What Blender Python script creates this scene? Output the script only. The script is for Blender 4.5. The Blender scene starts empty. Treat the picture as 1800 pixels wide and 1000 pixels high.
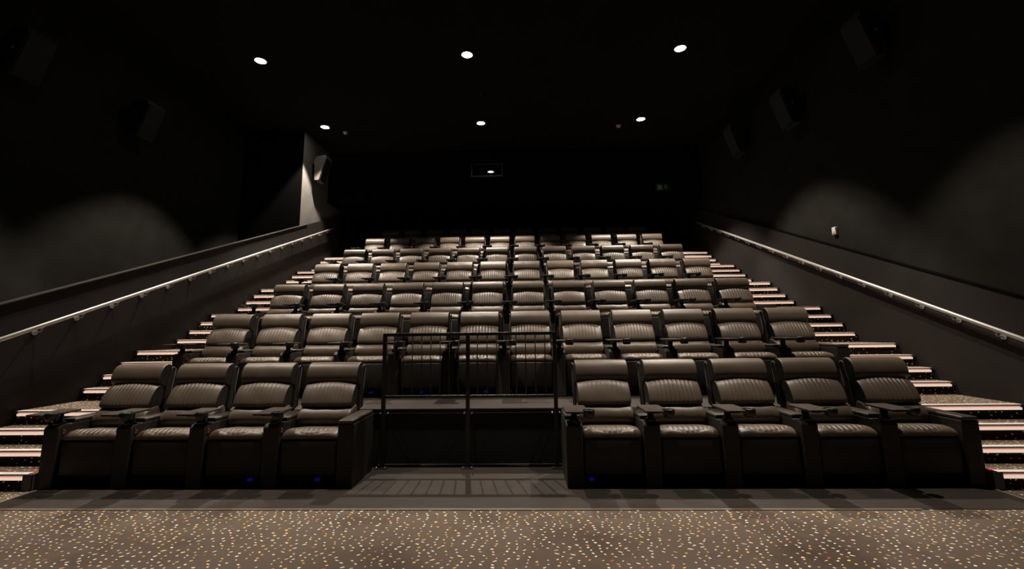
import bpy, bmesh, math, random
import numpy as np
from mathutils import Vector, Matrix

C = bpy.context.scene.collection
random.seed(7)

# ------------------------------------------------------------------ measures of the room (metres)
PITCH = 1.5603          # row to row
RISE = 0.6018           # row to row
SP = 0.72               # seat to seat
ROW1_Y = 4.45           # front of the armrests of the first row
EDGE_Y = 5.2076         # front edge of the second row's platform
TREAD = 0.2604
XL, XR = -5.56, 5.607   # dado faces beside the stairs
HALF = 4.405            # seat blocks end here
CEIL = 6.9
WALL_L = -7.14
BULK_Y = 13.2
BACK_Y = 15.6

# ------------------------------------------------------------------ materials
def new_mat(name):
    m = bpy.data.materials.new(name); m.use_nodes = True
    nt = m.node_tree
    return m, nt, nt.nodes['Principled BSDF']

def mat(name, col, rough=0.5, metal=0.0, spec=0.5, var=0.0, vscale=6.0, bump=0.0, bscale=200.0):
    m, nt, b = new_mat(name)
    b.inputs['Base Color'].default_value = (*col, 1)
    b.inputs['Roughness'].default_value = rough
    b.inputs['Metallic'].default_value = metal
    b.inputs['Specular IOR Level'].default_value = spec
    tc = nt.nodes.new('ShaderNodeTexCoord')
    if var > 0:
        n = nt.nodes.new('ShaderNodeTexNoise'); n.inputs['Scale'].default_value = vscale; n.inputs['Detail'].default_value = 5
        nt.links.new(tc.outputs['Object'], n.inputs['Vector'])
        r = nt.nodes.new('ShaderNodeValToRGB')
        r.color_ramp.elements[0].position = 0.3; r.color_ramp.elements[1].position = 0.7
        r.color_ramp.elements[0].color = (*[c*(1-var) for c in col], 1)
        r.color_ramp.elements[1].color = (*[min(1, c*(1+var)) for c in col], 1)
        nt.links.new(n.outputs['Fac'], r.inputs['Fac']); nt.links.new(r.outputs['Color'], b.inputs['Base Color'])
    if bump > 0:
        n2 = nt.nodes.new('ShaderNodeTexNoise'); n2.inputs['Scale'].default_value = bscale; n2.inputs['Detail'].default_value = 3
        nt.links.new(tc.outputs['Object'], n2.inputs['Vector'])
        bp = nt.nodes.new('ShaderNodeBump'); bp.inputs['Strength'].default_value = bump; bp.inputs['Distance'].default_value = 0.004
        nt.links.new(n2.outputs['Fac'], bp.inputs['Height']); nt.links.new(bp.outputs['Normal'], b.inputs['Normal'])
    return m

def emit(name, col, strength, base=(0.02, 0.02, 0.02)):
    m, nt, b = new_mat(name)
    b.inputs['Base Color'].default_value = (*base, 1)
    b.inputs['Emission Color'].default_value = (*col, 1)
    b.inputs['Emission Strength'].default_value = strength
    return m

def carpet_mat(riser=False):
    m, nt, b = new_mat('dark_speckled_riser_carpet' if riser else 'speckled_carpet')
    N = nt.nodes.new; L = nt.links.new
    def M(op, a, b_=None, c=None):
        n = N('ShaderNodeMath'); n.operation = op
        for i, v in enumerate((a, b_, c)):
            if v is None: continue
            if isinstance(v, (int, float)): n.inputs[i].default_value = v
            else: L(v, n.inputs[i])
        return n.outputs[0]
    g = N('ShaderNodeNewGeometry'); s = N('ShaderNodeSeparateXYZ'); L(g.outputs['Position'], s.inputs[0])
    u = s.outputs[0]; v = M('ADD', s.outputs[1], s.outputs[2])
    DU, DV = 0.070, 0.041
    cv = N('ShaderNodeCombineXYZ'); L(M('MULTIPLY', u, 1.3), cv.inputs[0]); L(M('MULTIPLY', v, 6.0), cv.inputs[1])
    nz = N('ShaderNodeTexNoise'); nz.inputs['Scale'].default_value = 1.6; nz.inputs['Detail'].default_value = 1; L(cv.outputs[0], nz.inputs['Vector'])
    uu = M('ADD', M('DIVIDE', u, DU), M('MULTIPLY', M('SUBTRACT', nz.outputs['Fac'], 0.5), 2.6))
    i = M('FLOOR', uu); fu = M('SUBTRACT', uu, i)
    wn = N('ShaderNodeTexWhiteNoise'); wn.noise_dimensions = '1D'; L(i, wn.inputs['W'])
    vv = M('ADD', M('DIVIDE', v, DV), M('MULTIPLY', wn.outputs['Value'], 7.0))
    j = M('FLOOR', vv); fv = M('SUBTRACT', vv, j)
    cj = N('ShaderNodeCombineXYZ'); L(i, cj.inputs[0]); L(j, cj.inputs[1])
    w2 = N('ShaderNodeTexWhiteNoise'); w2.noise_dimensions = '2D'; L(cj.outputs[0], w2.inputs['Vector'])
    sc = N('ShaderNodeSeparateColor'); L(w2.outputs['Color'], sc.inputs[0])
    du = M('MULTIPLY', M('SUBTRACT', M('SUBTRACT', fu, 0.5), M('MULTIPLY', M('SUBTRACT', sc.outputs[0], 0.5), 0.36)), DU)
    dv = M('MULTIPLY', M('SUBTRACT', M('SUBTRACT', fv, 0.5), M('MULTIPLY', M('SUBTRACT', sc.outputs[1], 0.5), 0.4)), DV)
    d = M('SQRT', M('ADD', M('MULTIPLY', du, du), M('MULTIPLY', dv, dv)))
    rad = M('MULTIPLY', M('GREATER_THAN', w2.outputs['Value'], 0.42 if riser else 0.16), M('ADD', 0.0048 if riser else 0.0056, M('MULTIPLY', sc.outputs[2], 0.0042)))
    dot = M('LESS_THAN', d, rad)
    w3 = N('ShaderNodeTexWhiteNoise'); w3.noise_dimensions = '3D'
    c3 = N('ShaderNodeCombineXYZ'); L(i, c3.inputs[0]); L(j, c3.inputs[1]); c3.inputs[2].default_value = 5.5; L(c3.outputs[0], w3.inputs['Vector'])
    r = N('ShaderNodeValToRGB'); r.color_ramp.interpolation = 'CONSTANT'
    e = r.color_ramp.elements; e[0].position = 0; e[0].color = (0.95, 0.86, 0.68, 1); e[1].position = 0.60; e[1].color = (0.95, 0.66, 0.22, 1)
    for p_, c_ in ((0.82, (0.90, 0.42, 0.18, 1)), (0.91, (0.62, 0.16, 0.09, 1)), (0.94, (0.66, 0.62, 0.14, 1)), (0.96, (0.9, 0.85, 0.75, 1))):
        k = e.new(p_); k.color = c_
    L(w3.outputs['Value'], r.inputs['Fac'])
    # worn ground colour
    n1 = N('ShaderNodeTexNoise'); n1.inputs['Scale'].default_value = 1.1; n1.inputs['Detail'].default_value = 6; n1.inputs['Roughness'].default_value = 0.6; L(g.outputs['Position'], n1.inputs['Vector'])
    gr = N('ShaderNodeValToRGB'); q = gr.color_ramp.elements
    q[0].position = 0.30; q[0].color = (0.085, 0.063, 0.050, 1); q[1].position = 0.52; q[1].color = (0.152, 0.119, 0.096, 1)
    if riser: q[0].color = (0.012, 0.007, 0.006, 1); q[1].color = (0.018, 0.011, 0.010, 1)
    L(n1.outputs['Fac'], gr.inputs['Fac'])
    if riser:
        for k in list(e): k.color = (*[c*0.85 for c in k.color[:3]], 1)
    mx = N('ShaderNodeMix'); mx.data_type = 'RGBA'; L(dot, mx.inputs['Factor']); L(gr.outputs['Color'], mx.inputs['A']); L(r.outputs['Color'], mx.inputs['B'])
    L(mx.outputs['Result'], b.inputs['Base Color'])
    b.inputs['Roughness'].default_value = 0.95; b.inputs['Specular IOR Level'].default_value = 0.1
    n2 = N('ShaderNodeTexNoise'); n2.inputs['Scale'].default_value = 260; n2.inputs['Detail'].default_value = 2; L(g.outputs['Position'], n2.inputs['Vector'])
    bp = N('ShaderNodeBump'); bp.inputs['Strength'].default_value = 0.4; bp.inputs['Distance'].default_value = 0.003
    L(n2.outputs['Fac'], bp.inputs['Height']); L(bp.outputs['Normal'], b.inputs['Normal'])
    return m

def vinyl_mat():
    m, nt, b = new_mat('brown_plank_vinyl')
    N = nt.nodes.new; L = nt.links.new
    tc = N('ShaderNodeNewGeometry'); mp = N('ShaderNodeMapping'); mp.inputs['Scale'].default_value = (0.9, 14, 9); L(tc.outputs['Position'], mp.inputs['Vector'])
    n = N('ShaderNodeTexNoise'); n.inputs['Scale'].default_value = 2.5; n.inputs['Detail'].default_value = 7; L(mp.outputs['Vector'], n.inputs['Vector'])
    r = N('ShaderNodeValToRGB'); q = r.color_ramp.elements
    q[0].position = 0.3; q[0].color = (0.023, 0.018, 0.015, 1); q[1].position = 0.72; q[1].color = (0.040, 0.0315, 0.026, 1)
    L(n.outputs['Fac'], r.inputs['Fac']); L(r.outputs['Color'], b.inputs['Base Color'])
    b.inputs['Roughness'].default_value = 0.55; b.inputs['Specular IOR Level'].default_value = 0.35
    return m

def leather_mat():
    m, nt, b = new_mat('brown_black_leather')
    N = nt.nodes.new; L = nt.links.new
    tc = N('ShaderNodeTexCoord')
    n = N('ShaderNodeTexNoise'); n.inputs['Scale'].default_value = 5; n.inputs['Detail'].default_value = 5; L(tc.outputs['Object'], n.inputs['Vector'])
    r = N('ShaderNodeValToRGB'); q = r.color_ramp.elements
    q[0].position = 0.3; q[0].color = (0.084, 0.063, 0.047, 1); q[1].position = 0.75; q[1].color = (0.106, 0.080, 0.060, 1)
    L(n.outputs['Fac'], r.inputs['Fac']); L(r.outputs['Color'], b.inputs['Base Color'])
    b.inputs['Roughness'].default_value = 0.42; b.inputs['Specular IOR Level'].default_value = 0.5
    v = N('ShaderNodeTexVoronoi'); v.inputs['Scale'].default_value = 260; L(tc.outputs['Object'], v.inputs['Vector'])
    bp = N('ShaderNodeBump'); bp.inputs['Strength'].default_value = 0.12; bp.inputs['Distance'].default_value = 0.002
    L(v.outputs['Distance'], bp.inputs['Height']); L(bp.outputs['Normal'], b.inputs['Normal'])
    return m

MT = dict(
    leather=leather_mat(), carpet=carpet_mat(), riser_carpet=carpet_mat(True), vinyl=vinyl_mat(),
    dark_leather=mat('black_side_leather', (0.012, 0.010, 0.008), 0.55, var=0.15),
    arm=mat('black_arm_vinyl', (0.016, 0.013, 0.010), 0.6, var=0.15, bump=0.1),
    pad=mat('armrest_leather', (0.040, 0.033, 0.027), 0.42, var=0.15, bump=0.1),
    tray=mat('dark_tray_laminate', (0.040, 0.030, 0.024), 0.6, spec=0.25, var=0.1),
    plastic=mat('black_plastic', (0.012, 0.012, 0.012), 0.35, var=0.1),
    piping=mat('grey_edge_piping', (0.17, 0.155, 0.145), 0.4, var=0.1),
    frame=mat('black_seat_frame', (0.006, 0.006, 0.006), 0.7, var=0.1),
    wall=mat('dark_acoustic_wall', (0.013, 0.0125, 0.0105), 0.95, spec=0.15, var=0.22, vscale=2.5, bump=0.15, bscale=90),
    blackwall=mat('black_curtain_wall', (0.0025, 0.0025, 0.0025), 1.0, spec=0.05, var=0.1),
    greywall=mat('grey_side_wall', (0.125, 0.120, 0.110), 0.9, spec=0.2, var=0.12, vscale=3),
    dado=mat('brown_black_dado', (0.017, 0.0135, 0.012), 0.7, spec=0.25, var=0.15, vscale=2),
    ledge=mat('dark_painted_ledge', (0.035, 0.033, 0.031), 0.4, spec=0.5, var=0.1),
    ceil=mat('black_ceiling', (0.009, 0.009, 0.008), 0.95, spec=0.1, var=0.2, vscale=1.5),
    riser=mat('black_riser_paint', (0.014, 0.013, 0.012), 0.7, var=0.15),
    edge=mat('dark_metal_edge', (0.10, 0.09, 0.08), 0.45, metal=0.6, var=0.1),
    alu=mat('brushed_aluminium', (0.88, 0.85, 0.82), 0.5, metal=0.1, var=0.06, vscale=20),
    trim=mat('pale_metal_strip', (0.42, 0.38, 0.33), 0.4, metal=0.7, var=0.1),
    steel=mat('satin_steel_handrail', (0.66, 0.64, 0.61), 0.42, metal=0.55, var=0.05, vscale=15),
    bracket=mat('grey_steel_bracket', (0.48, 0.47, 0.45), 0.4, metal=0.6, var=0.05),
    blackmetal=mat('black_powder_coat', (0.016, 0.015, 0.014), 0.38, spec=0.6, var=0.1),
    bolt=mat('bright_bolt_steel', (0.75, 0.73, 0.7), 0.25, metal=1.0, var=0.03),
    cap=mat('dark_end_cap', (0.05, 0.048, 0.046), 0.5, var=0.1),
    white=mat('white_plastic', (0.78, 0.72, 0.68), 0.4, var=0.04),
    detector=mat('pale_detector_plastic', (0.55, 0.54, 0.52), 0.4, var=0.05),
    speaker=mat('black_speaker_cabinet', (0.005, 0.005, 0.005), 0.6, var=0.1),
    grey_speaker=mat('grey_speaker_cabinet', (0.13, 0.115, 0.105), 0.6, var=0.1),
    grille=mat('black_speaker_grille', (0.006, 0.006, 0.006), 0.8, var=0.1, bump=0.4, bscale=350),
    ring=mat('black_lamp_ring', (0.03, 0.03, 0.03), 0.4, var=0.1),
    sign=mat('dark_green_sign', (0.006, 0.035, 0.018), 0.4, var=0.05),
    sign_mark=mat('pale_sign_mark', (0.20, 0.23, 0.19), 0.5, var=0.05),
    lens=emit('lit_lamp_lens', (1.0, 0.93, 0.83), 42.0, (0.8, 0.8, 0.8)),
    led=emit('pink_led_lens', (1.0, 0.42, 0.33), 0.62, (0.3, 0.25, 0.22)),
    led2=emit('cream_led_lens', (1.0, 0.76, 0.60), 0.74, (0.3, 0.27, 0.24)),
    red=emit('red_indicator', (1.0, 0.05, 0.04), 0.55),
    blue=emit('blue_indicator', (0.02, 0.05, 1.0), 0.055),
)
gm, gnt, gb = new_mat('port_glass')
gb.inputs['Base Color'].default_value = (0.02, 0.02, 0.02, 1); gb.inputs['Roughness'].default_value = 0.03
gb.inputs['Transmission Weight'].default_value = 0.75; gb.inputs['IOR'].default_value = 1.5
MT['glass'] = gm

# ------------------------------------------------------------------ mesh helpers
def box(bm, x0, x1, y0, y1, z0, z1, bev=0.0, seg=2, mi=0):
    vs = [bm.verts.new((x, y, z)) for x in (x0, x1) for y in (y0, y1) for z in (z0, z1)]
    fs = [bm.faces.new([vs[i] for i in f]) for f in ((0,1,3,2),(4,6,7,5),(0,4,5,1),(2,3,7,6),(0,2,6,4),(1,5,7,3))]
    for f in fs: f.material_index = mi
    if bev > 0:
        es = list({e for f in fs for e in f.edges})
        bmesh.ops.bevel(bm, geom=es, offset=bev, segments=seg, affect='EDGES', profile=0.5)

def prism(bm, pts, x0, x1, bev=0.0, seg=2, mi=0):
    """closed polygon of (y, z) pushed along x"""
    a = [bm.verts.new((x0, y, z)) for y, z in pts]; b = [bm.verts.new((x1, y, z)) for y, z in pts]
    n = len(pts); fs = [bm.faces.new(a[::-1]), bm.faces.new(b)]
    for i in range(n): fs.append(bm.faces.new((a[i], a[(i+1) % n], b[(i+1) % n], b[i])))
    for f in fs: f.material_index = mi
    if bev > 0:
        es = list({e for f in fs for e in f.edges})
        bmesh.ops.bevel(bm, geom=es, offset=bev, segments=seg, affect='EDGES', profile=0.5)

def tube(bm, pts, r, n=10, caps=True, mi=0):
    pts = [Vector(p) for p in pts]; rings = []
    for i, p in enumerate(pts):
        d = (pts[min(i+1, len(pts)-1)] - pts[max(i-1, 0)]).normalized()
        up = Vector((0, 0, 1)) if abs(d.z) < 0.95 else Vector((1, 0, 0))
        a = d.cross(up).normalized(); b = d.cross(a).normalized()
        rr = r[i] if isinstance(r, (list, tuple)) else r
        rings.append([bm.verts.new(p + rr*(math.cos(t)*a + math.sin(t)*b)) for t in [2*math.pi*k/n for k in range(n)]])
    for q in range(len(rings)-1):
        for k in range(n):
            f = bm.faces.new((rings[q][k], rings[q][(k+1) % n], rings[q+1][(k+1) % n], rings[q+1][k])); f.material_index = mi; f.smooth = True
    if caps:
        for rg in (rings[0], rings[-1][::-1]):
            f = bm.faces.new(rg); f.material_index = mi

def lathe(bm, prof, cx=0, cy=0, n=20):
    """profile of (radius, z) turned about a vertical axis"""
    rings = []
    for r, z in prof:
        rings.append([bm.verts.new((cx + max(r, 1e-4)*math.cos(2*math.pi*k/n), cy + max(r, 1e-4)*math.sin(2*math.pi*k/n), z)) for k in range(n)])
    for q in range(len(rings)-1):
        for k in range(n):
            f = bm.faces.new((rings[q][k], rings[q][(k+1) % n], rings[q+1][(k+1) % n], rings[q+1][k])); f.smooth = True

def spline(pts, m):
    """closed Catmull-Rom through pts, m points, even by arc length"""
    P = np.array(pts, float); n = len(P); out = []
    for i in range(n):
        p0, p1, p2, p3 = P[(i-1) % n], P[i], P[(i+1) % n], P[(i+2) % n]
        for t in np.linspace(0, 1, 24, endpoint=False):
            out.append(0.5*((2*p1) + (-p0+p2)*t + (2*p0-5*p1+4*p2-p3)*t*t + (-p0+3*p1-3*p2+p3)*t**3))
    out = np.array(out + [out[0]]); s = np.concatenate([[0], np.cumsum(np.linalg.norm(np.diff(out, axis=0), axis=1))])
    q = np.linspace(0, s[-1], m, endpoint=False)
    return np.stack([np.interp(q, s, out[:, 0]), np.interp(q, s, out[:, 1])], 1)

def pillow(bm, pts, hw, rr, m=40, nx=60, shape=None):
    """soft cushion: a (y, z) profile along x with rounded ends; shape(x, y, z, ny, nz) moves a point"""
    prof = spline(pts, m); cen = (prof.min(0) + prof.max(0))/2; size = prof.max(0) - prof.min(0)
    tan = np.roll(prof, -1, 0) - np.roll(prof, 1, 0); nor = np.stack([tan[:, 1], -tan[:, 0]], 1)
    nor /= np.linalg.norm(nor, axis=1)[:, None] + 1e-9
    if ((prof - cen)*nor).sum() < 0: nor = -nor
    ends = [hw - rr + rr*math.sin(a) for a in np.linspace(0, math.pi/2, 7)]
    inner = list(np.linspace(-(hw-rr), hw-rr, nx))
    xs = [-e for e in ends[:0:-1]] + inner + ends[1:]
    rings = []
    for x in xs:
        o = max(0.0, abs(x) - (hw-rr))/rr; inset = rr*(1 - math.sqrt(max(0.0, 1 - o*o)))
        k = 1 - 2*inset/size; pr = cen + (prof - cen)*np.maximum(k, 0.05)
        ring = []
        for (y, z), (ny, nz) in zip(pr, nor):
            X = x
            if shape: X, y, z = shape(x, y, z, ny, nz)
            ring.append(bm.verts.new((X, y, z)))
        rings.append(ring)
    nr = len(rings)
    for q, (a, b) in enumerate(zip(rings[:-1], rings[1:])):
        for i in range(m):
            f = bm.faces.new((a[i], a[(i+1) % m], b[(i+1) % m], b[i])); f.smooth = True
            if q < 3 or q > nr-5: f.material_index = 1
    for f in (bm.faces.new(rings[0][::-1]), bm.faces.new(rings[-1])): f.material_index = 1

def smooth(bm):
    for f in bm.faces: f.smooth = True

def obj(name, bm, mats, parent=None, loc=None, label=None):
    bmesh.ops.recalc_face_normals(bm, faces=bm.faces)
    me = bpy.data.meshes.new(name); bm.to_mesh(me); bm.free()
    for m in (mats if isinstance(mats, (list, tuple)) else [mats]): me.materials.append(MT[m])
    o = bpy.data.objects.new(name, me); C.objects.link(o)
    if parent: o.parent = parent
    if loc: o.location = loc
    if label: o['label'] = label
    return o

def tag(o, label, cat, group=None, kind=None):
    o['label'] = label; o['category'] = cat
    if group: o['group'] = group
    if kind: o['kind'] = kind
    return o

def empty(name, loc=(0, 0, 0)):
    o = bpy.data.objects.new(name, None); o.empty_display_size = 0.1; C.objects.link(o); o.location = loc
    return o

def copy_tree(o, parent=None):
    c = o.copy(); C.objects.link(c)
    if parent is not None:
        c.parent = parent
    for ch in list(o.children): copy_tree(ch, c)
    return c

def struct(name, bm, mats, label, cat):
    return tag(obj(name, bm, mats), label, cat, kind='structure')

ORD = ['zeroth','first','second','third','fourth','fifth','sixth','seventh','eighth','ninth','tenth','eleventh','twelfth',
       'thirteenth','fourteenth','fifteenth','sixteenth','seventeenth','eighteenth','nineteenth','twentieth','twenty-first','twenty-second','twenty-third','twenty-fourth']

# ------------------------------------------------------------------ the room
def nose(k):
    n, j = (k-1)//4, (k-1) % 4
    return EDGE_Y + n*PITCH - (3-j)*TREAD, k*RISE/4

bm = bmesh.new(); box(bm, WALL_L, XR, -3.0, BACK_Y, -0.3, 0.0)
struct('floor', bm, 'carpet', 'speckled brown carpet floor in front of the seats', 'floor')
bm = bmesh.new(); box(bm, -4.345, 4.40, 3.975, 5.19, 0.0, 0.005)
struct('floor_strip', bm, 'vinyl', 'dark brown vinyl floor strip under and before the front row', 'floor')
bm = bmesh.new(); box(bm, -4.2, 3.4, 3.955, 3.975, 0.0, 0.009)
struct('trim_1', bm, 'trim', 'thin pale metal strip where carpet meets the vinyl', 'trim')
bm = bmesh.new(); box(bm, -4.372, -4.345, 3.80, 4.42, 0.0, 0.010)
struct('trim_2', bm, 'trim', 'pale metal floor strip at the foot of the left stairs', 'trim')
bm = bmesh.new(); box(bm, 4.40, 4.427, 3.80, 4.42, 0.0, 0.010)
struct('trim_3', bm, 'trim', 'pale metal floor strip at the foot of the right stairs', 'trim')

# seat platforms, each with a slim metal edge
for n in range(2, 8):
    y0 = EDGE_Y + (n-2)*PITCH; z1 = (n-1)*RISE
    y1 = EDGE_Y + (n-1)*PITCH if n < 7 else BACK_Y
    bm = bmesh.new()
    box(bm, -HALF, HALF, y0, y1, z1 - 2*RISE if n > 2 else -0.1, z1 - 0.006, mi=1)
    box(bm, -HALF, HALF, y0, y1, z1 - 0.006, z1, mi=0)
    box(bm, -HALF, HALF, y0 - 0.008, y0, z1 - 0.012, z1 - 0.001, mi=2)
    box(bm, -HALF, HALF, y0 - 0.010, y0, z1 - 0.052, z1 - 0.044, mi=2)
    struct('platform', bm, ('vinyl', 'riser', 'edge'), 'brown vinyl platform under the %s row of recliners' % ORD[n], 'platform')
bm = bmesh.new(); box(bm, -1.36, 0.66, EDGE_Y - 0.02, EDGE_Y - 0.002, 0.006, 0.018)
struct('trim_4', bm, 'trim', 'thin pale metal strip along the foot of the black riser behind the railing', 'trim')

def stairs(x0, x1, side):
    bm = bmesh.new()
    for k in range(1, 25):
        y, z = nose(k); y2 = nose(k+1)[0] if k < 24 else BACK_Y
        box(bm, x0, x1, y, y2, max(-0.1, z - 0.75), z)
    bm.normal_update()
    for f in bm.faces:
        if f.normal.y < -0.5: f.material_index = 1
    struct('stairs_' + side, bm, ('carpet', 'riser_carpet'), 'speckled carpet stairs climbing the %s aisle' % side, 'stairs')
stairs(XL, -HALF - 0.004, 'left'); stairs(HALF + 0.004, XR, 'right')

# black side boxes that close the first step next to the seats
for s, nm in ((-1, 'left'), (1, 'right')):
    bm = bmesh.new(); a, b = sorted((s*4.412, s*4.50)); box(bm, a, b, 4.41, 4.424, 0.004, 0.15, 0.004)
    struct('trim_5' if s < 0 else 'trim_6', bm, 'plastic', 'black end block closing the lowest step of the %s stairs' % nm, 'trim')

# left wall: half wall with sloping top, recessed wall above, return and rear wall
def ledge_l(y): return 1.788 + 0.3657*(y - 4.894)
def ledge_r(y): return 1.72 + 0.3875*(y - 5.033)
bm = bmesh.new()
prism(bm, [(0.2, -0.1), (0.2, ledge_l(0.2)), (BACK_Y, ledge_l(BACK_Y)), (BACK_Y, -0.1)], XL - 0.14, XL, mi=0)
box(bm, WALL_L - 0.2, WALL_L, -3.0, 11.7, -0.1, CEIL, mi=1)
# return wall
p = [(WALL_L, 11.42), (XL - 0.055, 11.60), (XL - 0.055, 11.80), (WALL_L, 11.80)]
lo = [bm.verts.new((x, y, -0.1)) for x, y in p]; hi = [bm.verts.new((x, y, CEIL)) for x, y in p]
for i in range(4):
    f = bm.faces.new((lo[i], lo[(i+1) % 4], hi[(i+1) % 4], hi[i])); f.material_index = 2
f = bm.faces.new(hi); f.material_index = 2
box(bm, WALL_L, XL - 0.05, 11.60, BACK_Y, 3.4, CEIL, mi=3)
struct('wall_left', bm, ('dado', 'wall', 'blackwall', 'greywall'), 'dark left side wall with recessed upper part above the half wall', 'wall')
bm = bmesh.new()
prism(bm, [(0.3, -0.1), (0.3, ledge_r(0.3)), (BACK_Y, ledge_r(BACK_Y)), (BACK_Y, -0.1)], XR, XR + 0.12, mi=0)
box(bm, XR + 0.035, XR + 0.3, -3.0, BACK_Y, -0.1, CEIL, mi=1)
struct('wall_right', bm, ('dado', 'wall'), 'dark right side wall with brown dado beside the stairs', 'wall')
bm = bmesh.new()
prism(bm, [(0.3, ledge_l(0.3)), (0.3, ledge_l(0.3) + 0.02), (11.90, ledge_l(11.9) + 0.02), (11.90, ledge_l(11.9))], XL - 0.05, XL + 0.022, 0.006)
struct('trim_7', bm, 'ledge', 'sloping dark ledge capping the left half wall', 'trim')
bm = bmesh.new()
prism(bm, [(0.4, ledge_r(0.4)), (0.4, ledge_r(0.4) + 0.03), (12.2, ledge_r(12.2) + 0.03), (12.2, ledge_r(12.2))], XR - 0.012, XR + 0.034, 0.005)
struct('shadow_gap_trim', bm, 'blackwall', 'sloping black strip painted as the shadow gap along the right dado top', 'trim')  # shade of the gap above the dado, put in as a black strip
bm = bmesh.new(); box(bm, WALL_L, XR + 0.05, BACK_Y, BACK_Y + 0.2, 0, CEIL)
struct('wall_back', bm, 'blackwall', 'black back wall behind the last row', 'wall')
bm = bmesh.new(); box(bm, WALL_L - 0.2, XR + 0.3, -3.0, BACK_Y + 0.2, CEIL, CEIL + 0.15)
struct('ceiling', bm, 'ceil', 'black ceiling with recessed downlights', 'ceiling')

# projection room front over the last row, with its port window
WX0, WX1, WZ0, WZ1 = -1.236, -0.285, 6.06, 6.47
bm = bmesh.new()
box(bm, XL - 0.05, WX0, BULK_Y, BULK_Y + 0.18, 5.35, CEIL); box(bm, WX1, XR + 0.03, BULK_Y, BULK_Y + 0.18, 5.35, CEIL)
box(bm, WX0, WX1, BULK_Y, BULK_Y + 0.18, 5.35, WZ0); box(bm, WX0, WX1, BULK_Y, BULK_Y + 0.18, WZ1, CEIL)
box(bm, XL - 0.05, XR + 0.03, BULK_Y + 0.18, BACK_Y, 5.35, 5.45)
struct('wall_projection', bm, 'blackwall', 'black projection room front high above the last row', 'wall')
w = empty('window_1', (0.5*(WX0+WX1), BULK_Y, WZ0)); tag(w, 'projection port window in the black wall above the last row', 'window', kind='structure')
hw_, hh = 0.5*(WX1-WX0), WZ1-WZ0
bm = bmesh.new()
box(bm, -hw_, hw_, 0.02, 0.10, 0.0, 0.035); box(bm, -hw_, hw_, 0.02, 0.10, hh-0.02, hh)
box(bm, -hw_, -hw_+0.02, 0.02, 0.10, 0.035, hh-0.02); box(bm, hw_-0.02, hw_, 0.02, 0.10, 0.035, hh-0.02)
obj('window_frame', bm, 'ledge', w)
bm = bmesh.new(); box(bm, -hw_, hw_, -0.06, 0.02, -0.03, 0.012, 0.004); obj('window_sill', bm, 'ledge', w)
bm = bmesh.new(); box(bm, -hw_+0.02, hw_-0.02, 0.05, 0.058, 0.035, hh-0.02); obj('window_pane', bm, 'glass', w)

# ------------------------------------------------------------------ step nosings
def make_nosing(width, side):
    """origin at the wall end of the nose edge; runs towards the seats"""
    s = 1 if side == 'left' else -1
    r = empty('stair_nosing')
    def bx(bm, a, b, *q, **k):
        lo_, hi_ = sorted((s*a, s*b)); box(bm, lo_, hi_, *q, **k)
    bm = bmesh.new(); bx(bm, 0.035, width, -0.012, 0.052, 0.0005, 0.005, bev=0.0012); bx(bm, 0.035, width, -0.012, -0.001, -0.006, 0.0005)
    obj('tread_plate', bm, 'alu', r)
    bm = bmesh.new(); bx(bm, 0.035, width, -0.007, -0.001, -0.014, -0.006); bx(bm, 0.0, 0.035, -0.012, 0.052, -0.014, 0.005, bev=0.0015); bx(bm, 0.0, 0.05, -0.014, -0.001, -0.026, -0.014)
    obj('end_cap', bm, 'cap', r)
    bm = bmesh.new(); bx(bm, 0.05, width, -0.013, -0.001, -0.024, -0.014, mi=0); bx(bm, 0.035, width, -0.013, -0.001, -0.052, -0.026, mi=1)
    obj('light_strip', bm, ('led', 'led2'), r, label='glowing pink and cream light strip on the nosing front')
    return r
def end_light(o, width, side):
    s = 1 if side == 'left' else -1
    bm = bmesh.new(); a, b = sorted((s*(width - 0.05), s*(width + 0.012))); box(bm, a, b, 0.053, 0.066, 0.0005, 0.009, 0.001)
    obj('end_light', bm, 'red', o, label='small red glow at the inner end')
for side in ('left', 'right'):
    x = XL + 0.012 if side == 'left' else XR - 0.012
    width = (-HALF - 0.055 - x) if side == 'left' else (x - HALF - 0.055)
    protoN = make_nosing(width, side)
    for k in range(1, 25):
        o = protoN if k == 1 else copy_tree(protoN)
        y, z = nose(k); o.location = (x, y, z)
        if k == 24: end_light(protoN, width, side)
        tag(o, 'glowing pinkish stair nosing on the %s aisle, %s one up from the floor' % (side, ORD[k]), 'stair nosing', 'lit stair nosings up the %s aisle' % side)

# ------------------------------------------------------------------ handrails
def handrail(side, xr, p0, p1, ys, label):
    slope = (p1[1]-p0[1])/(p1[0]-p0[0]); zz = lambda y: p0[1] + slope*(y-p0[0])
    s = -1 if side == 'left' else 1
    wall = XL if side == 'left' else XR
    root = empty('handrail', (xr, 0, 0)); tag(root, label, 'handrail')
    y0, y1 = 2.4, p1[0]
    bm = bmesh.new(); tube(bm, [(0, y0, zz(y0)), (0, y1, zz(y1))], 0.0245, 16); obj('rail', bm, 'steel', root)
    q = wall - xr
    for i, y in enumerate(ys):
        bm = bmesh.new(); z = zz(y)
        tube(bm, [(0, y, z-0.024), (0, y, z-0.055), (s*0.012, y, z-0.072), (q - s*0.012, y, z-0.078)], 0.0085, 8)
        tube(bm, [(0, y-0.022, z-0.026 - slope*0.022), (0, y+0.022, z-0.026 + slope*0.022)], 0.010, 8)
        b = obj('bracket', bm, 'bracket', root)
        bm = bmesh.new(); tube(bm, [(q - s*0.013, y, z-0.078), (q, y, z-0.078)], 0.034, 18); obj('wall_plate', bm, 'bracket', b)
ysb = [4.81 + 0.49*i for i in range(18)]
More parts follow.
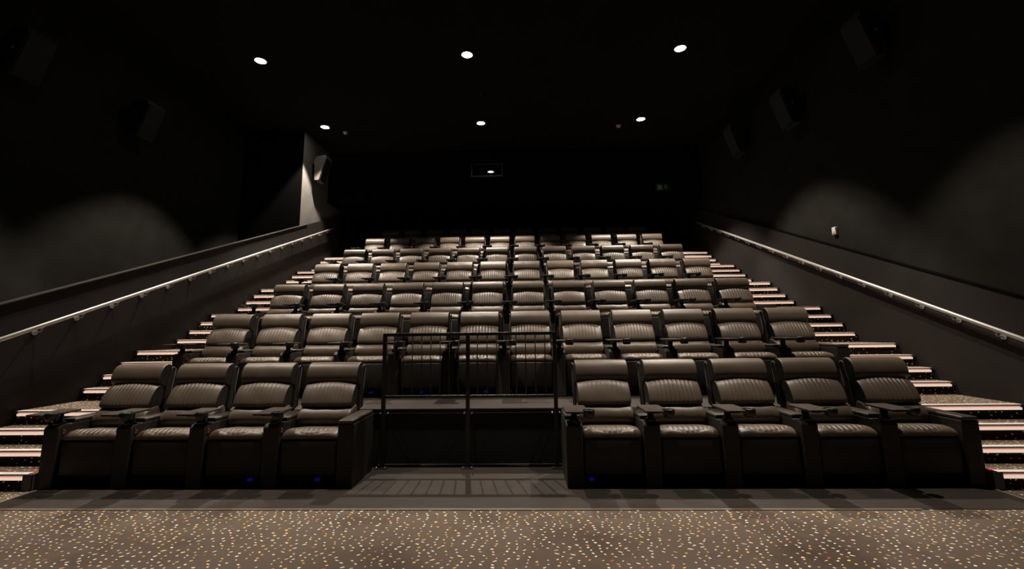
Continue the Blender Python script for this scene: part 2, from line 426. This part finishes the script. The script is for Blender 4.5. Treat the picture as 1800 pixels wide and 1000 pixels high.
handrail('left', -5.469, (4.877, 1.413), (13.36, 4.568), ysb, 'steel handrail on the left wall below the sloping ledge')
handrail('right', 5.527, (5.027, 1.290), (13.49, 4.585), ysb, 'steel handrail running up the right wall')

# ------------------------------------------------------------------ recliners
def rnd(seed):
    r = random.Random(seed); ph = [(r.uniform(18, 60), r.uniform(18, 60), r.uniform(18, 60), r.uniform(0, 6.28), r.uniform(0.3, 1)) for _ in range(7)]
    def f(x, y, z): return sum(a*math.sin(k1*x + k2*y + k3*z + p0) for k1, k2, k3, p0, a in ph)/4.0
    return f

def ribs(x, pitch, half, wid):
    if abs(x) > half + 1e-6: return 0.0
    d = abs(((x/pitch) + 0.5) % 1.0 - 0.5)*pitch
    return math.exp(-(d/wid)**2)

HEAD = [(0.585, 0.876), (0.548, 0.893), (0.510, 0.922), (0.492, 0.964), (0.497, 1.012), (0.515, 1.060), (0.550, 1.103), (0.600, 1.122), (0.645, 1.116), (0.672, 1.070), (0.660, 0.900)]
LUMB = [(0.470, 0.678), (0.415, 0.682), (0.380, 0.708), (0.394, 0.765), (0.425, 0.830), (0.468, 0.887), (0.520, 0.914), (0.580, 0.895), (0.575, 0.700)]
ROLL = [(0.500, 0.455), (0.405, 0.488), (0.330, 0.530), (0.312, 0.580), (0.335, 0.640), (0.410, 0.690), (0.530, 0.695), (0.560, 0.480)]
SEAT = [(0.040, 0.442), (0.022, 0.466), (0.032, 0.497), (0.066, 0.519), (0.130, 0.530), (0.250, 0.514), (0.400, 0.490), (0.470, 0.460), (0.460, 0.425), (0.080, 0.425)]

def head_mesh(v):
    w = rnd(100+v); q = random.Random(40+v); cx = q.uniform(-0.12, 0.12); amt = (0.0, 0.0035, 0.0022, 0.001)[v]
    def sh(x, y, z, ny, nz):
        d = 0.0012*w(x*0.4, y*0.5, z*0.5)
        if amt: d -= amt*math.exp(-((x-cx)/0.05)**2)*math.exp(-((z-1.07)/0.045)**2)*(0.5+0.5*math.sin((x+0.35*z)*420+v))
        arch = -0.010*(1-(x/0.277)**2)*max(0, min(1, (z-1.0)/0.1))*-1*0.25
        return x, y + ny*d, z + nz*d + arch
    bm = bmesh.new(); pillow(bm, HEAD, 0.277, 0.013, 36, 64, sh); return bm
def lumb_mesh(v):
    w = rnd(200+v); dep = (0.0085, 0.0055, 0.0095, 0.0035)[v]; pit = (0.044, 0.046, 0.040, 0.046)[v]; hf = (0.198, 0.184, 0.20, 0.184)[v]
    def sh(x, y, z, ny, nz):
        t = max(0.0, min(1.0, (z-0.74)/0.14))
        z2 = z + t*(0.014 - 0.026*(x/0.268)**2)
        d = 0.0018*w(x*0.5, y*0.5, z*0.5)
        if ny < 0.35: d -= dep*ribs(x, pit, hf, 0.0050)*max(0, min(1, (z-0.70)/0.03))
        bul = (1-(x/0.272)**4)*(0.012 + 0.010*(1-t)) if ny < 0.3 else 0.004
        return x, y + ny*d - bul, z2 + nz*d
    bm = bmesh.new(); pillow(bm, LUMB, 0.270, 0.012, 36, 130, sh); return bm
def roll_mesh(v):
    w = rnd(300+v)
    def sh(x, y, z, ny, nz):
        e = max(0.0, (abs(x)-0.17)/0.11); side = 1 if (v % 2 == 0) == (x < 0) else 0.45
        d = 0.0022*w(x*0.5, y*0.4, z*0.4)
        if ny < 0.3: d += -0.0055*side*e*(0.5+0.5*math.sin(math.atan2(z-0.70, abs(x)-0.30)*17 + v))
        return x, y + ny*d, z + nz*d - 0.012*e*e
    bm = bmesh.new(); pillow(bm, ROLL, 0.280, 0.026, 32, 70, sh); return bm
def seat_mesh(v):
    w = rnd(400+v); dep = (0.0075, 0.0055, 0.0080, 0.0060)[v]
    def sh(x, y, z, ny, nz):
        d = 0.0022*w(x*0.5, y*0.4, 0)
        # crown: higher in the middle, dropping to the sides
        drop = -0.020*max(0.0, (abs(x)-0.15)/0.13)**2 if nz > -0.5 else 0.0
        fx = x/0.255
        ys = 0.026 + 0.10*fx*fx          # front seam of the ribbed panel
        s_here = y + max(0.0, 0.50 - z)*-0.9
        if nz > 0.05 or ny < -0.3:
            d -= 0.0055*math.exp(-((s_here - ys)/0.006)**2)
            if s_here > ys: d -= dep*ribs(x, 0.048, 0.20, 0.0048); d += 0.0015
        return x, y + ny*d, z + nz*d + drop
    bm = bmesh.new(); pillow(bm, SEAT, 0.276, 0.030, 90, 120, sh); return bm
NV = 4
HEADS = []; LUMBS = []; ROLLS = []; SEATS = []
def me_of(name, bm, m):
    bmesh.ops.recalc_face_normals(bm, faces=bm.faces)
    me = bpy.data.meshes.new(name); bm.to_mesh(me); bm.free()
    for q in (m if isinstance(m, tuple) else (m, m)): me.materials.append(MT[q])
    return me
for v in range(NV):
    HEADS.append(me_of('headrest', head_mesh(v), ('leather', 'dark_leather'))); LUMBS.append(me_of('lumbar_cushion', lumb_mesh(v), ('leather', 'dark_leather')))
    ROLLS.append(me_of('lower_back_cushion', roll_mesh(v), 'leather')); SEATS.append(me_of('seat_cushion', seat_mesh(v), 'leather'))

def armrest(root, x, with_tray):
    bm = bmesh.new()
    top = 0.588
    pts = [(0.0, 0.0), (0.0, top-0.03), (0.03, top), (0.592, top), (0.592, 0.0)] if with_tray else [(0.0, 0.0), (0.0, top), (0.592, top), (0.592, 0.0)]
    prism(bm, pts, x-0.0765, x+0.0765, 0.010)
    a = obj('armrest', bm, 'arm', root)
    bm = bmesh.new(); y0 = 0.155 if with_tray else -0.006
    box(bm, x-0.074, x+0.074, y0, 0.575, 0.5885, 0.624, 0.013, 3); smooth(bm)
    obj('arm_pad', bm, 'pad', a)
    return a

def make_recliner():
    r = empty('recliner')
    bm = bmesh.new(); box(bm, -0.262, 0.262, 0.13, 0.60, 0.05, 0.395, 0.01)
    for sx in (-0.22, 0.22):
        for y in (0.16, 0.54): box(bm, sx-0.03, sx+0.03, y, y+0.05, 0.0, 0.05)
    obj('base_frame', bm, 'frame', r)
    bm = bmesh.new(); box(bm, -0.274, 0.274, 0.022, 0.115, 0.115, 0.444, 0.022, 3); smooth(bm); obj('footrest', bm, 'dark_leather', r)
    for nm, ms in (('seat_cushion', SEATS), ('lower_back_cushion', ROLLS), ('lumbar_cushion', LUMBS), ('headrest', HEADS)):
        o = bpy.data.objects.new(nm, ms[0]); C.objects.link(o); o.parent = r
    bm = bmesh.new()
    prism(bm, [(0.550, 0.635), (0.585, 0.90), (0.640, 1.070), (0.655, 1.088), (0.700, 1.080), (0.690, 1.03), (0.655, 0.85), (0.635, 0.635)], -0.290, 0.290, 0.010)
    prism(bm, [(0.530, 0.400), (0.550, 0.634), (0.632, 0.634), (0.615, 0.400)], -0.27, 0.27, 0.006)
    sh_ = obj('backrest_shell', bm, 'dark_leather', r)
    for s in (-1, 1):
      bm = bmesh.new(); tube(bm, [(s*0.292, 0.66, 1.088), (s*0.293, 0.690, 1.060), (s*0.293, 0.678, 0.98), (s*0.293, 0.650, 0.85), (s*0.293, 0.636, 0.65)], 0.0055, 6)
      obj('edge_piping', bm, 'piping', sh_)
    a = armrest(r, -SP/2, True)
    x = -SP/2
    bm = bmesh.new(); box(bm, x+0.077, x+0.081, 0.03, 0.075, 0.49, 0.56, 0.001)
    cp = obj('control_panel', bm, 'plastic', r)
    bm = bmesh.new()
    for y, z in ((0.045, 0.545), (0.060, 0.530), (0.050, 0.512)): box(bm, x+0.081, x+0.083, y-0.003, y+0.003, z-0.0028, z+0.0028)
    obj('button_light', bm, 'red', cp, label='red glowing buttons')
    bm = bmesh.new()
    pts = [(-0.100, -0.165), (-0.085, -0.180), (0.062, -0.180), (0.062, -0.075), (0.110, -0.060), (0.110, 0.165), (0.095, 0.180), (-0.085, 0.180), (-0.100, 0.165)]
    for z0, z1 in ((0.700, 0.718),):
        lo = [bm.verts.new((x+0.008+px, py, z0)) for px, py in pts]; hi = [bm.verts.new((x+0.008+px, py, z1)) for px, py in pts]
        bm.faces.new(lo[::-1]); bm.faces.new(hi)
        for i in range(len(pts)): bm.faces.new((lo[i], lo[(i+1) % len(pts)], hi[(i+1) % len(pts)], hi[i]))
    bmesh.ops.bevel(bm, geom=list(bm.edges), offset=0.003, segments=1, affect='EDGES')
    t = obj('tray_table', bm, 'tray', r)
    bm = bmesh.new()
    lathe(bm, [(0.0, 0.655), (0.040, 0.656), (0.050, 0.668), (0.054, 0.724), (0.051, 0.728), (0.047, 0.724), (0.044, 0.672), (0.0, 0.668)], x+0.124, -0.126, 22)
    obj('cup_holder', bm, 'plastic', t)
    bm = bmesh.new()
    lathe(bm, [(0.0, 0.586), (0.050, 0.586), (0.050, 0.612), (0.030, 0.622), (0.030, 0.698), (0.0, 0.699)], x+0.008, 0.062, 18)
    box(bm, x-0.03, x+0.045, -0.12, 0.12, 0.684, 0.699, 0.003)
    obj('tray_post', bm, 'plastic', t)
    return r

proto = make_recliner()
# an end recliner carries a second armrest without a tray
end_arm = armrest(None, SP/2, False)
led_proto_bm = bmesh.new(); lathe(led_proto_bm, [(0, -0.016), (0.020, -0.013), (0.028, 0.0), (0.020, 0.013), (0, 0.016)], 0, 0, 16)
led = obj('status_light', led_proto_bm, 'blue', label='blue glowing indicator light under the seat')

vr = random.Random(3)
first = True
rows = {1: [1, 2, 3, 4, 8, 9, 10, 11, 12]}
for n in range(2, 8): rows[n] = list(range(1, 13))
leds = {(1, 3): 0.13, (1, 4): 0.07, (1, 8): -0.20, (2, 4): 0.05, (2, 5): 0.0, (2, 6): 0.12, (2, 8): -0.18, (2, 1): 0.1}
for n, cols in rows.items():
    for k in cols:
        if first: o = proto; first = False
        else: o = copy_tree(proto)
        o.location = ((k-6.5)*SP, ROW1_Y + (n-1)*PITCH, (n-1)*RISE)
        # every seat is creased a little differently
        for ch in o.children:
            b = ch.name.split('.')[0]
            if b == 'headrest': ch.data = HEADS[vr.choice((0, 0, 1, 2, 3))]
            if b == 'lumbar_cushion': ch.data = LUMBS[vr.choice((0, 1, 2, 3))]
            if b == 'lower_back_cushion': ch.data = ROLLS[vr.randrange(4)]
            if b == 'seat_cushion': ch.data = SEATS[vr.randrange(4)]
        if (n, k) != (1, 1) and (k == 12 or (n == 1 and k == 4)):
            copy_tree(end_arm, o)
        if (n, k) in leds:
            c = led.copy(); C.objects.link(c); c.parent = o; c.location = (leds[(n, k)], 0.10, 0.06)
        if n == 1:
            if k <= 4: wh = '%s from the left stairs' % ORD[k] if k < 4 else 'beside the railing with a bare end armrest'
            else: wh = '%s right of the railing' % ORD[k-7] if k < 12 else 'at the right stairs with a bare end armrest'
            tag(o, 'ribbed leather recliner in the front row, ' + wh, 'recliner', 'recliners in the front row')
        else:
            rw = 'dim last' if n == 7 else ORD[n]
            tag(o, 'ribbed brown-black leather recliner in the %s row, %s seat from the left aisle' % (rw, ORD[k]), 'recliner', 'recliners in the %s row' % ('last' if n == 7 else ORD[n]))
def drop(o):
    for ch in list(o.children): drop(ch)
    bpy.data.objects.remove(o)
drop(end_arm); drop(led)

# ------------------------------------------------------------------ guard railing in the gap of the front row
RY = 5.112
g = empty('guard_railing', (0, RY, 0)); tag(g, 'black metal guard railing standing in the gap of the front row', 'railing')
posts = (-1.283, -0.357, 0.600)
PT = 1.432
for i, x in enumerate(posts):
    bm = bmesh.new(); xt = x + (0.012, 0.012, -0.022)[i]
    box(bm, x-0.021, x+0.021, -0.021, 0.021, 0.012, PT-0.036 if i == 1 else PT-0.001, 0.003)
    p_ = obj('post', bm, 'blackmetal', g)
    bm = bmesh.new(); box(bm, x-0.066, x+0.066, -0.062, 0.058, 0.005, 0.014, 0.003); obj('base_plate', bm, 'blackmetal', p_)
    for sx in (-0.047, 0.047):
        for sy in (-0.042, 0.040):
            bm = bmesh.new(); lathe(bm, [(0.0, 0.014), (0.0085, 0.014), (0.0085, 0.021), (0.005, 0.025), (0.0, 0.026)], x+sx, sy, 8); obj('bolt', bm, 'bolt', p_)
    for s in (-1, 1):
        bm = bmesh.new(); tube(bm, [(x+s*0.041, 0.012, 0.561), (x+s*0.041, 0.085, 0.561)], 0.0085, 10)
        obj('fixing_stud', bm, 'bolt', p_)
bm = bmesh.new(); box(bm, posts[0]+0.0215, posts[2]-0.0215, -0.020, 0.020, PT-0.036, PT, 0.005); obj('top_rail', bm, 'blackmetal', g)
for a, b in zip(posts[:-1], posts[1:]):
    bm = bmesh.new(); box(bm, a+0.0215, b-0.0215, -0.018, 0.018, 0.728, 0.758, 0.005); obj('mid_rail', bm, 'blackmetal', g)
    for j in range(1, 9):
        x = a + (b-a)*j/9
        bm = bmesh.new(); tube(bm, [(x, 0, 0.7585), (x, 0, PT-0.0365)], 0.0055, 8); obj('baluster', bm, 'blackmetal', g)

# ------------------------------------------------------------------ downlights
LX = (-4.96, -0.769, 3.441); LY = {'A': 8.343, 'B': 11.378, 'front': 4.85}
def make_lamp():
    r = empty('downlight')
    bm = bmesh.new(); lathe(bm, [(0.105, -0.001), (0.135, -0.001), (0.135, -0.008), (0.128, -0.012), (0.105, -0.010), (0.105, -0.001)], 0, 0, 28); obj('trim_ring', bm, 'ring', r)
    bm = bmesh.new(); lathe(bm, [(0.0, -0.006), (0.07, -0.0055), (0.104, -0.003), (0.104, -0.001), (0.0, -0.001)], 0, 0, 28); obj('lens', bm, 'lens', r, label='bright white lens')
    return r
lp = make_lamp(); used = False
POWER = {'front': 1000, 'A': 1300, 'B': 1250}
CONE = {'front': 70, 'A': 78, 'B': 76}
for key in ('A', 'B', 'front'):
    for i, x in enumerate(LX):
        o = copy_tree(lp) if used else lp; used = True
        o.location = (x, LY[key], CEIL)
        side = ('left', 'middle', 'right')[i]
        lab = {'A': 'round bright ceiling downlight, %s one of the nearer visible row' % side,
               'B': 'round bright ceiling downlight, %s one of the farther visible row' % side,
               'front': 'round ceiling downlight above the open carpet, %s of its row' % side}[key]
        tag(o, lab, 'ceiling light', 'recessed ceiling downlights')
        ld = bpy.data.lights.new('downlight_beam', 'SPOT'); ld.energy = POWER[key]; ld.color = (1.0, 0.87, 0.73)
        ld.spot_size = math.radians(CONE[key]); ld.spot_blend = 0.30; ld.shadow_soft_size = 0.045
        lo_ = bpy.data.objects.new('downlight_beam', ld); C.objects.link(lo_); lo_.location = (x, LY[key], CEIL - 0.03)

# ------------------------------------------------------------------ small ceiling and wall fittings
for x, nm in ((-4.539, 'left'), (2.926, 'right')):
    bm = bmesh.new(); lathe(bm, [(0.0, -0.07), (0.03, -0.068), (0.045, -0.055), (0.05, -0.03), (0.07, -0.022), (0.07, 0.0), (0.0, 0.0)], 0, 0, 20)
    tag(obj('smoke_detector', bm, 'detector', loc=(x, 11.71, CEIL)), 'small pale ceiling detector beside the far %s downlight' % nm, 'smoke detector', 'ceiling detectors')
bm = bmesh.new(); lathe(bm, [(0.0, -0.06), (0.018, -0.055), (0.02, -0.03), (0.035, -0.012), (0.035, 0.0), (0.0, 0.0)], 0, 0, 14)
tag(obj('ceiling_sprinkler', bm, 'cap', loc=(-0.631, 9.82, CEIL + 0.001)), 'small dark sprinkler head on the ceiling between the middle downlights', 'sprinkler')

def speaker(x, y, z, s, label, m='speaker', sz=1.0):
    """s = +1 on the left wall (faces right), -1 on the right wall"""
    r = empty('wall_speaker', (x, y, z)); tag(r, label, 'speaker', 'wall speakers')
    pts = [(0.13, -0.36), (0.10, 0.22), (0.17, 0.33), (0.42, 0.36), (0.44, 0.28), (0.24, -0.36)]
    bm = bmesh.new()
    a = [bm.verts.new((s*px*sz, -0.20*sz, pz*sz)) for px, pz in pts]; b = [bm.verts.new((s*px*sz, 0.20*sz, pz*sz)) for px, pz in pts]
    bm.faces.new(a); bm.faces.new(b[::-1])
    for i in range(6): bm.faces.new((a[i], b[i], b[(i+1) % 6], a[(i+1) % 6]))
    obj('cabinet', bm, m, r)
    bm = bmesh.new()
    q = [(s*0.447*sz, -0.18*sz, 0.27*sz), (s*0.447*sz, 0.18*sz, 0.27*sz), (s*0.252*sz, 0.18*sz, -0.34*sz), (s*0.252*sz, -0.18*sz, -0.34*sz)]
    f0 = [bm.verts.new(v) for v in q]; f1 = [bm.verts.new((v[0]+s*0.012, v[1], v[2]-0.004)) for v in q]
    bm.faces.new(f0); bm.faces.new(f1[::-1])
    for i in range(4): bm.faces.new((f0[i], f1[i], f1[(i+1) % 4], f0[(i+1) % 4]))
    obj('grille', bm, 'grille', r)
    bm = bmesh.new(); lo_, hi_ = sorted((0.0, s*0.13*sz)); box(bm, lo_, hi_, -0.05, 0.05, -0.06, 0.06)
    lo_, hi_ = sorted((0.001*s, s*0.02)); box(bm, lo_, hi_, -0.10, 0.10, -0.14, 0.14)
    obj('bracket', bm, 'plastic', r)
    bm = bmesh.new(); tube(bm, [(s*0.24*sz, -0.20*sz, 0.03*sz), (s*0.24*sz, -0.212*sz, 0.03*sz)], 0.016*sz, 12); obj('side_bolt', bm, 'bolt', r)
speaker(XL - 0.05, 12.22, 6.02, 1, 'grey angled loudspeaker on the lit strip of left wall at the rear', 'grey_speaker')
speaker(WALL_L, 8.0, 5.47, 1, 'black loudspeaker on the dark left wall above the lit patch')
speaker(WALL_L, 5.9, 5.47, 1, 'black loudspeaker high on the left wall nearest the camera')
speaker(XR + 0.035, 8.40, 5.60, -1, 'black loudspeaker on the dark right wall above the lit patch')
speaker(XR + 0.035, 10.45, 5.85, -1, 'black loudspeaker on the right wall, farther back above the handrail')
speaker(XR + 0.035, 6.35, 5.65, -1, 'black loudspeaker high on the right wall nearest the camera')

r = empty('sensor_box', (XR + 0.035, 7.80, 3.07)); tag(r, 'small white box fixed on the right wall above the handrail', 'sensor')
bm = bmesh.new(); box(bm, -0.045, 0.0, -0.045, 0.045, -0.065, 0.065, 0.010, 3); obj('housing', bm, 'white', r)
bm = bmesh.new(); box(bm, -0.052, -0.045, -0.025, 0.025, -0.045, -0.005, 0.003); obj('sensor_lens', bm, 'detector', r)

# unlit exit sign hanging on the projection room front
r = empty('exit_sign', (4.49, BULK_Y, 5.60)); tag(r, 'small unlit green exit sign high on the back wall at the right', 'exit sign')
bm = bmesh.new(); box(bm, -0.22, 0.22, -0.05, -0.002, -0.11, 0.11, 0.006); obj('housing', bm, 'sign', r)
bm = bmesh.new()
box(bm, -0.17, -0.05, -0.053, -0.0502, -0.075, 0.06)                              # doorway
obj('door_mark', bm, 'sign_mark', r)
bm = bmesh.new()
lathe(bm, [(0, 0.050), (0.014, 0.053), (0.018, 0.065), (0.014, 0.077), (0, 0.080)], 0.075, -0.0545, 10)
for v in bm.verts: v.co.y = -0.0545 + (v.co.y + 0.0545)*0.15
def limb(a, b, w):
    d = (Vector((b[0], 0, b[1])) - Vector((a[0], 0, a[1]))).normalized(); n_ = Vector((-d.z, 0, d.x))*w
    q = [Vector((a[0], -0.053, a[1])) + n_, Vector((a[0], -0.053, a[1])) - n_, Vector((b[0], -0.053, b[1])) - n_, Vector((b[0], -0.053, b[1])) + n_]
    f0 = [bm.verts.new(v) for v in q]; f1 = [bm.verts.new(v + Vector((0, 0.0025, 0))) for v in q]
    bm.faces.new(f0); bm.faces.new(f1[::-1])
    for i in range(4): bm.faces.new((f0[i], f1[i], f1[(i+1) % 4], f0[(i+1) % 4]))
limb((0.065, 0.045), (0.050, -0.010), 0.016); limb((0.065, 0.040), (0.020, 0.015), 0.008); limb((0.068, 0.035), (0.105, 0.010), 0.008)
limb((0.050, -0.010), (0.010, -0.055), 0.010); limb((0.052, -0.012), (0.085, -0.040), 0.010); limb((0.085, -0.040), (0.100, -0.085), 0.009)
obj('running_figure_mark', bm, 'sign_mark', r)

# ------------------------------------------------------------------ world, camera, colour
wd = bpy.data.worlds.new('dark'); bpy.context.scene.world = wd; wd.use_nodes = True
wd.node_tree.nodes['Background'].inputs['Color'].default_value = (0, 0, 0, 1)

f_px, CX, CY = 800.0, 893.503, 461.317
yaw, pitch, roll = 0.0297, 0.1481, 0.0117
Fh = Vector((-math.sin(yaw), math.cos(yaw), 0)); R = Vector((math.cos(yaw), math.sin(yaw), 0)); Z = Vector((0, 0, 1))
F = Fh*math.cos(pitch) + Z*math.sin(pitch); U = -Fh*math.sin(pitch) + Z*math.cos(pitch)
R2 = R*math.cos(roll) - U*math.sin(roll); U2 = R*math.sin(roll) + U*math.cos(roll)
cam = bpy.data.cameras.new('camera'); co = bpy.data.objects.new('camera', cam); C.objects.link(co)
m3 = Matrix((R2, U2, -F)).transposed(); co.matrix_world = Matrix.Translation((0.254, 0.0, 1.449)) @ m3.to_4x4()
cam.sensor_fit = 'HORIZONTAL'; cam.sensor_width = 36.0; cam.lens = 36.0*f_px/1800.0
cam.shift_x = (900.0 - CX)/1800.0; cam.shift_y = (CY - 500.0)/1800.0
cam.clip_start = 0.05; cam.clip_end = 100
sc = bpy.context.scene; sc.camera = co
sc.view_settings.view_transform = 'Standard'; sc.view_settings.look = 'None'
sc.view_settings.exposure = 0.0; sc.view_settings.gamma = 1.0; sc.view_settings.use_curve_mapping = False
sc.cycles.use_denoising = True
sc.cycles.sample_clamp_indirect = 4.0
